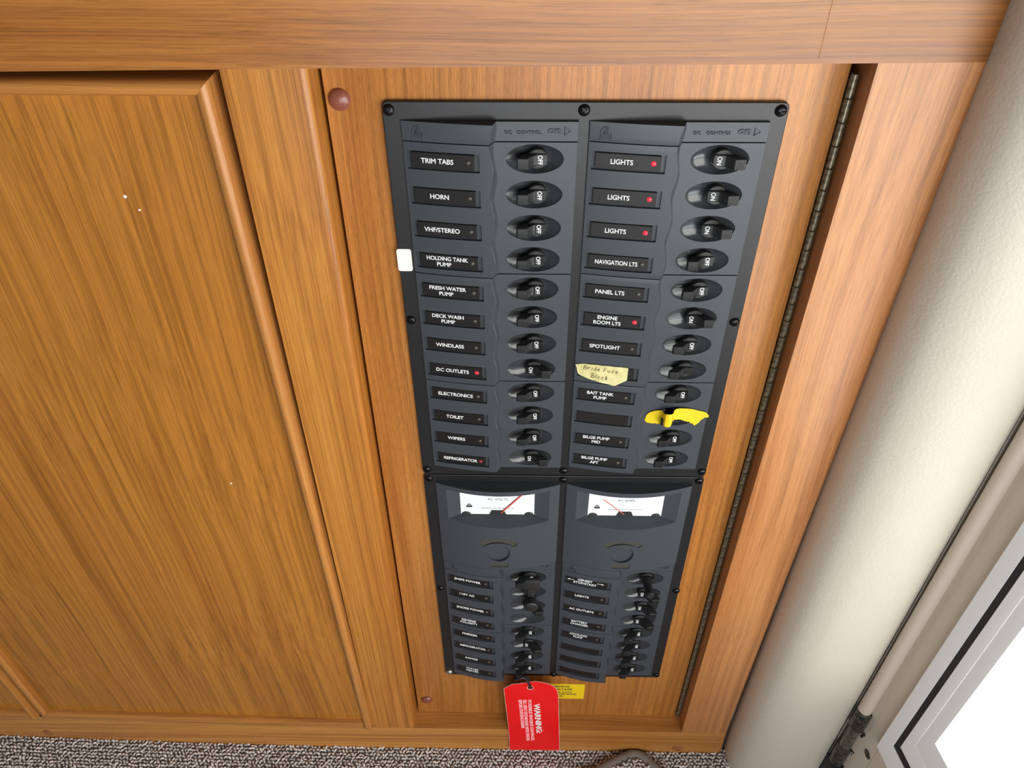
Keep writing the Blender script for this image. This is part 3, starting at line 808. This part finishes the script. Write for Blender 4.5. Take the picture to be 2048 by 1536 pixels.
# momentary start lever, standing straight out
o = place('breaker', bush, None, ac, PVX+OFF, PF, arow[0])
lv = bmesh.new()
add_box(lv, -5.6, 5.6, -2, 2.2, -2.9, 2.9)
t = tube_bm([(0, 1, 0), (0, 5, 0), (.4, 11, 0), (.8, 16.5, .4), (.9, 17.6, .4)], [4.6, 3.6, 3.3, 3.5, 2.6], 14); me = bpy.data.meshes.new('x'); t.to_mesh(me); t.free(); lv.from_mesh(me)
sub('handle', from_bm('handle', lv, False), 'handle', o)

# ================================================================== stickers, tapes, tag
ws = part('white_sticker', curve2d('white_sticker', [rrect(-64.9, -56.6, 86.8, 101.2, 1.4)], 2.75, 3.0), 'wtape', None)
tag(ws, 'small blank white sticker on the left edge of the upper panel', 'sticker')
# masking tape with pen writing, following the bulge of the cover
tp_top = [(40.1, 20.1), (41.5, 20.8), (46.3, 21.6), (57.7, 21.7), (72.4, 21.6)]
tp_bot = [(40.1, 19.6), (40.9, 18.4), (41.4, 16.0), (41.7, 13.2), (44.5, 11.4), (51.3, 9.1), (58, 7.6), (63.9, 6.5), (65.9, 6.5), (73.0, 12.0)]
def ip(tab, x):
    if x <= tab[0][0]: return tab[0][1]
    for (a, b), (c, d) in zip(tab, tab[1:]):
        if x <= c: return b+(d-b)*(x-a)/(c-a)
    return tab[-1][1]
V, F = [], []; NX, NZ = 44, 6
for i in range(NX+1):
    x = 40.1+(72.6-40.1)*i/NX; zt, zb = ip(tp_top, x), ip(tp_bot, x)
    zb += random.uniform(-.12, .12)
    for j in range(NZ+1): V.append((x, pcov_dc(x-OFF)+.62+.12*math.sin(x*.8+j), zb+(zt-zb)*j/NZ))
m_ = len(V); V += [(x, p-.18, z) for x, p, z in V]
def gridf(b, flip=False):
    o = []
    for i in range(NX):
        for j in range(NZ):
            q = (b+i*(NZ+1)+j, b+(i+1)*(NZ+1)+j, b+(i+1)*(NZ+1)+j+1, b+i*(NZ+1)+j+1); o.append(q[::-1] if flip else q)
    return o
def rim(off):
    r = [i*(NZ+1) for i in range(NX+1)]+[NX*(NZ+1)+j for j in range(1, NZ+1)]+[i*(NZ+1)+NZ for i in range(NX-1, -1, -1)]+[j for j in range(NZ-1, 0, -1)]
    return [(r[k], r[(k+1) % len(r)], r[(k+1) % len(r)]+off, r[k]+off) for k in range(len(r))]
F = gridf(0)+gridf(m_, True)+rim(m_)
mt = thing('masking_tape', (56, 7, 6), 'torn cream masking tape with pen writing over a label', 'tape')
part('tape', from_py('tape', V, F), 'masking', mt)
GL = {'B': [[(0, 0), (.1, 1), (.5, 1), (.55, .6), (.1, .5), (.7, .35), (.6, 0), (0, 0)]], 'r': [[(0, 0), (.05, .6)], [(.05, .4), (.25, .6), (.5, .55)]],
      'i': [[(.1, 0), (.15, .55)], [(.2, .8), (.24, .88)]], 'd': [[(.55, .1), (.2, 0), (0, .25), (.3, .5), (.55, .3)], [(.5, 1.0), (.6, 0)]],
      'e': [[(0, .3), (.5, .35), (.3, .6), (.05, .4), (.1, .05), (.5, 0)]], 'F': [[(0, 0), (.05, 1), (.6, 1)], [(.05, .5), (.45, .52)]],
      'u': [[(0, .6), (.05, .1), (.3, 0), (.5, .2), (.5, .6)], [(.5, .2), (.58, 0)]], 's': [[(.5, .55), (.15, .6), (.1, .4), (.45, .2), (.3, 0), (0, .05)]],
      'l': [[(.3, 1), (.05, .15), (.35, 0)]], 'o': [[(.3, .6), (.05, .4), (.1, .05), (.4, .05), (.5, .4), (.3, .6)]], 'c': [[(.5, .5), (.2, .6), (.05, .25), (.2, 0), (.5, .05)]],
      'k': [[(.05, 0), (.1, 1)], [(.5, .6), (.15, .3), (.5, 0)]], ' ': []}
def handwrite(word, x0, z0, x1, z1, h, adv):
    bm = bmesh.new(); x = x0
    for ch in word:
        for st_ in GL[ch]:
            pts = []
            for u, v in st_:
                xx = x+u*h*.8+v*h*.12; zz = z0+(z1-z0)*(x-x0)/(x1-x0)+v*h; pts.append((xx, pcov_dc(xx-OFF)+.78, zz))
            t = tube_bm(pts, .14, 5); me = bpy.data.meshes.new('x'); t.to_mesh(me); t.free(); bm.from_mesh(me); bpy.data.meshes.remove(me)
        x += adv*(.55 if ch in 'il ' else 1)
    return from_bm('handwriting', bm)
part('handwriting', handwrite('Bride Fuse', 45.2, 17.4, 64, 16.6, 3.1, 2.45), 'pen', mt)
part('handwriting', handwrite('Block', 50.2, 11.4, 61, 10.0, 3.3, 2.5), 'pen', mt)
# yellow tape strapped over one lever
yt = [(-6.8, 4.8, -26.2, -25.2), (-6, 4.9, -27.4, -21.5), (-4.6, 5.0, -28.2, -19.3), (-1, 5.2, -28.8, -17.3), (2.0, 5.6, -28.4, -16.6), (3.6, 7.0, -27.4, -15.8), (4.3, 10.4, -25.2, -15.2),
      (5.2, 12.0, -25.2, -14.4), (7.2, 12.5, -25.3, -14.1), (9.0, 12.1, -25.2, -14.2), (10.0, 10.8, -24.4, -14.4), (10.9, 8.2, -23.8, -14.5), (12.4, 6.6, -23.8, -14.5),
      (15, 6.0, -24.3, -14.4), (19, 5.6, -25.6, -14.8), (22, 5.2, -26.8, -15.4), (25, 5.0, -28.6, -16.3), (27, 5.0, -30.2, -17.0), (29, 5.0, -28.2, -17.5), (30.6, 5.0, -25.2, -17.9), (32.8, 5.0, -22.9, -18.7), (35, 5.0, -22.4, -21.4)]
fine = []
for a, b in zip(yt, yt[1:]):
    for k in range(5): fine.append(tuple(a[q]+(b[q]-a[q])*k/5 for q in range(4)))
fine.append(yt[-1])
V = []; NX, NZ = len(fine)-1, 8
for i, (x, p, zb, zt) in enumerate(fine):
    if x > 13 or x < 2: zb += random.uniform(-.5, .5)
    for j in range(NZ+1): V.append((x+OFF+random.uniform(-.08, .08), p+.3+random.uniform(-.07, .07), zb+(zt-zb)*j/NZ))
m_ = len(V); V += [(x, p-.22, z) for x, p, z in V]
F = gridf(0)+gridf(m_, True)+rim(m_)
yo = part('yellow_tape', from_py('yellow_tape', V, F, ang=50), 'ytape', None)
tag(yo, 'torn bright yellow tape strapped over one breaker lever', 'tape')
# yellow warning sticker on the door
ys = thing('warning_sticker', (44, 0, -406), 'yellow printed voltage warning sticker under the lower panel', 'sticker')
part('backing', curve2d('backing', [rrect(19, 69.2, -406.2, -378.6, .6)], .05, .3), 'yellow', ys)
for s, c, z, xm in (('WARNING', 3.0, -383, 44), ('HIGH VOLTAGE', 3.0, -388.2, 42), ('ELECTRICAL SHOCK', 2.1, -393.6, 44), ('REMOVE POWER BEFORE', 2.1, -397.4, 45), ('OPENING PANEL', 2.1, -401.2, 38)):
    place('lettering', text_mesh(s, c, .03, .04, xs=1.02), 'ink', ys, xm, .34, z)
# red warning tag on a cord
rt = thing('warning_tag', (20, 17, -476), 'red card warning tag hanging on a black cord from the lower panel', 'tag')
TP = [(-8.9, -360.6), (-1.1, -353.2), (8.2, -351.3), (16.3, -348.7), (20.7, -347.7), (27, -349.4), (33.8, -351.8), (38.5, -356), (41.4, -361.9), (43.4, -376.3), (45.3, -419), (47.7, -474), (46.6, -475.5), (-3.0, -476.1), (-3.9, -474.6), (-4.9, -429.4), (-8.7, -367.8)]
hole = [(16.1+2.5*math.cos(2*math.pi*k/20), -358.7+2.7*math.sin(2*math.pi*k/20)) for k in range(20)]
def tagp(z): return 15+.04*(-355-z)+1.1*math.exp(-((z+419)/7)**2)*.35
def bend(me, base):
    for v in me.vertices:
        z = v.co.z/S-FZ; v.co.y = -((-v.co.y/S-base)+tagp(z))*S
    me.update(); return finish(me)
def dense(ol, n=6):
    o = []
    for (a, b), (c, d) in zip(ol, ol[1:]+ol[:1]):
        for k in range(n): o.append((a+(c-a)*k/n, b+(d-b)*k/n))
    return o
def jitter(ol, a): return [(x+random.uniform(-a, a), z+random.uniform(-a, a)) for x, z in ol]
def shrink(ol, k):
    cx = sum(x for x, z in ol)/len(ol); cz = sum(z for x, z in ol)/len(ol)
    return [(cx+(x-cx)*(1-k/abs(26)), cz+(z-cz)*(1-k/62)) for x, z in ol]
part('card', bend(curve2d('card', [dense(TP), hole], -.35, 0), 0), 'tagedge', rt, label='worn pale card core')
part('card_face', bend(curve2d('card_face', [jitter(shrink(dense(TP), .55), .18), [(16.1+(x-16.1)*1.35, -358.7+(z+358.7)*1.35) for x, z in hole]], .02, .16), 0), 'tagred', rt)
def tagtext(name, s, x0, z0, x1, z1, cap, m_, bold):
    me = text_mesh(s, cap, bold, .04, turn=math.atan2(z1-z0, x1-x0))
    L0 = math.hypot(x1-x0, z1-z0); d = Vector((x1-x0, z1-z0)).normalized()
    al = [v.co.x*d.x+v.co.z*d.y for v in me.vertices]; k = L0*S/(max(al)-min(al))
    for v in me.vertices:
        a = v.co.x*d.x+v.co.z*d.y; c = v.co.x*-d.y+v.co.z*d.x
        a *= k
        v.co = (a*d.x-c*d.y+(x0+x1)/2*S, v.co.y, a*d.y+c*d.x+((z0+z1)/2+FZ)*S)
    part(name, bend(me, -.2), m_, rt)
tagtext('headline', 'WARNING:', 22.4, -386.2, 26.2, -441, 5.8, 'white', .03)
tagtext('small_print', 'POSSIBLE ENGINE DAMAGE,', 15.3, -379.4, 19.6, -456.3, 3.2, 'pink', .04)
tagtext('small_print', 'FILL HEAT EXCHANGER WITH WATER', 10.9, -379.6, 15.0, -456.4, 3.2, 'pink', .04)
tagtext('small_print', 'BEFORE STARTING ENGINE', 6.6, -379.7, 9.7, -431.5, 3.2, 'pink', .04)
cp_ = smooth_path([(6.5, 8, -339), (2.4, 13, -343.6), (2.2, 17.4, -340.4), (6.0, 18.4, -336.4), (9.6, 17.6, -336), (12.6, 17.6, -340), (15, 17.4, -348), (16.4, 16.6, -356), (16.2, 14.6, -358.8), (15.8, 13.4, -355), (14, 13.2, -346), (10, 14, -339)], 5)
part('cord', from_bm('cord', tube_bm(cp_, 1.15, 8), ang=80), 'cord', rt)

# ================================================================== loose mat at the bottom edge
mo = thing('carpet_mat', (40, 220, -480), 'corner of a grey carpet mat with bound edge against the teak rail', 'mat')
from_z = -482
def mat_slab():
    bm = prism_bm([(x, z) for x, z in MATPOLY], 0, 1)
    for v in bm.verts:
        v.co = Vector((v.co.x, v.co.z, from_z+8.5*v.co.y))
    return from_bm('base', bm)
part('base', mat_slab(), 'carpet', mo)
path = smooth_path([(-210, 197, -474), (-60, 115, -474), (80, 42.6, -474), (114, 25.6, -474), (124.5, 22.8, -474), (133, 26, -474), (147, 39.6, -474), (230, 123, -474), (310, 203, -474)], 8)
bd = tube_bm(path, 4.4, 12)
for v in bd.verts: v.co.z = -474.2+(v.co.z+474)*.5
part('binding', from_bm('binding', bd, ang=70), 'bind', mo)
sp = []
p = 27.0; row = 0
while p < 130:
    x = -60+(1.95 if row % 2 else 0)
    while x < 260:
        jx, jp = x+random.uniform(-.7, .7), p+random.uniform(-.6, .6)
        if inside(jx, jp, MATPOLY) and inside(jx, jp-9, MATPOLY) and inside(jx-7, jp, MATPOLY) and inside(jx+7, jp, MATPOLY):
            sp.append((jx, jp, -474+random.uniform(-.5, .3), random.uniform(1.0, 1.4), random.uniform(-1.2, 1.2)))
        x += 3.9
    p += 3.3; row += 1
lo = loops('mat_pile', sp, mo); lo['kind'] = 'stuff'
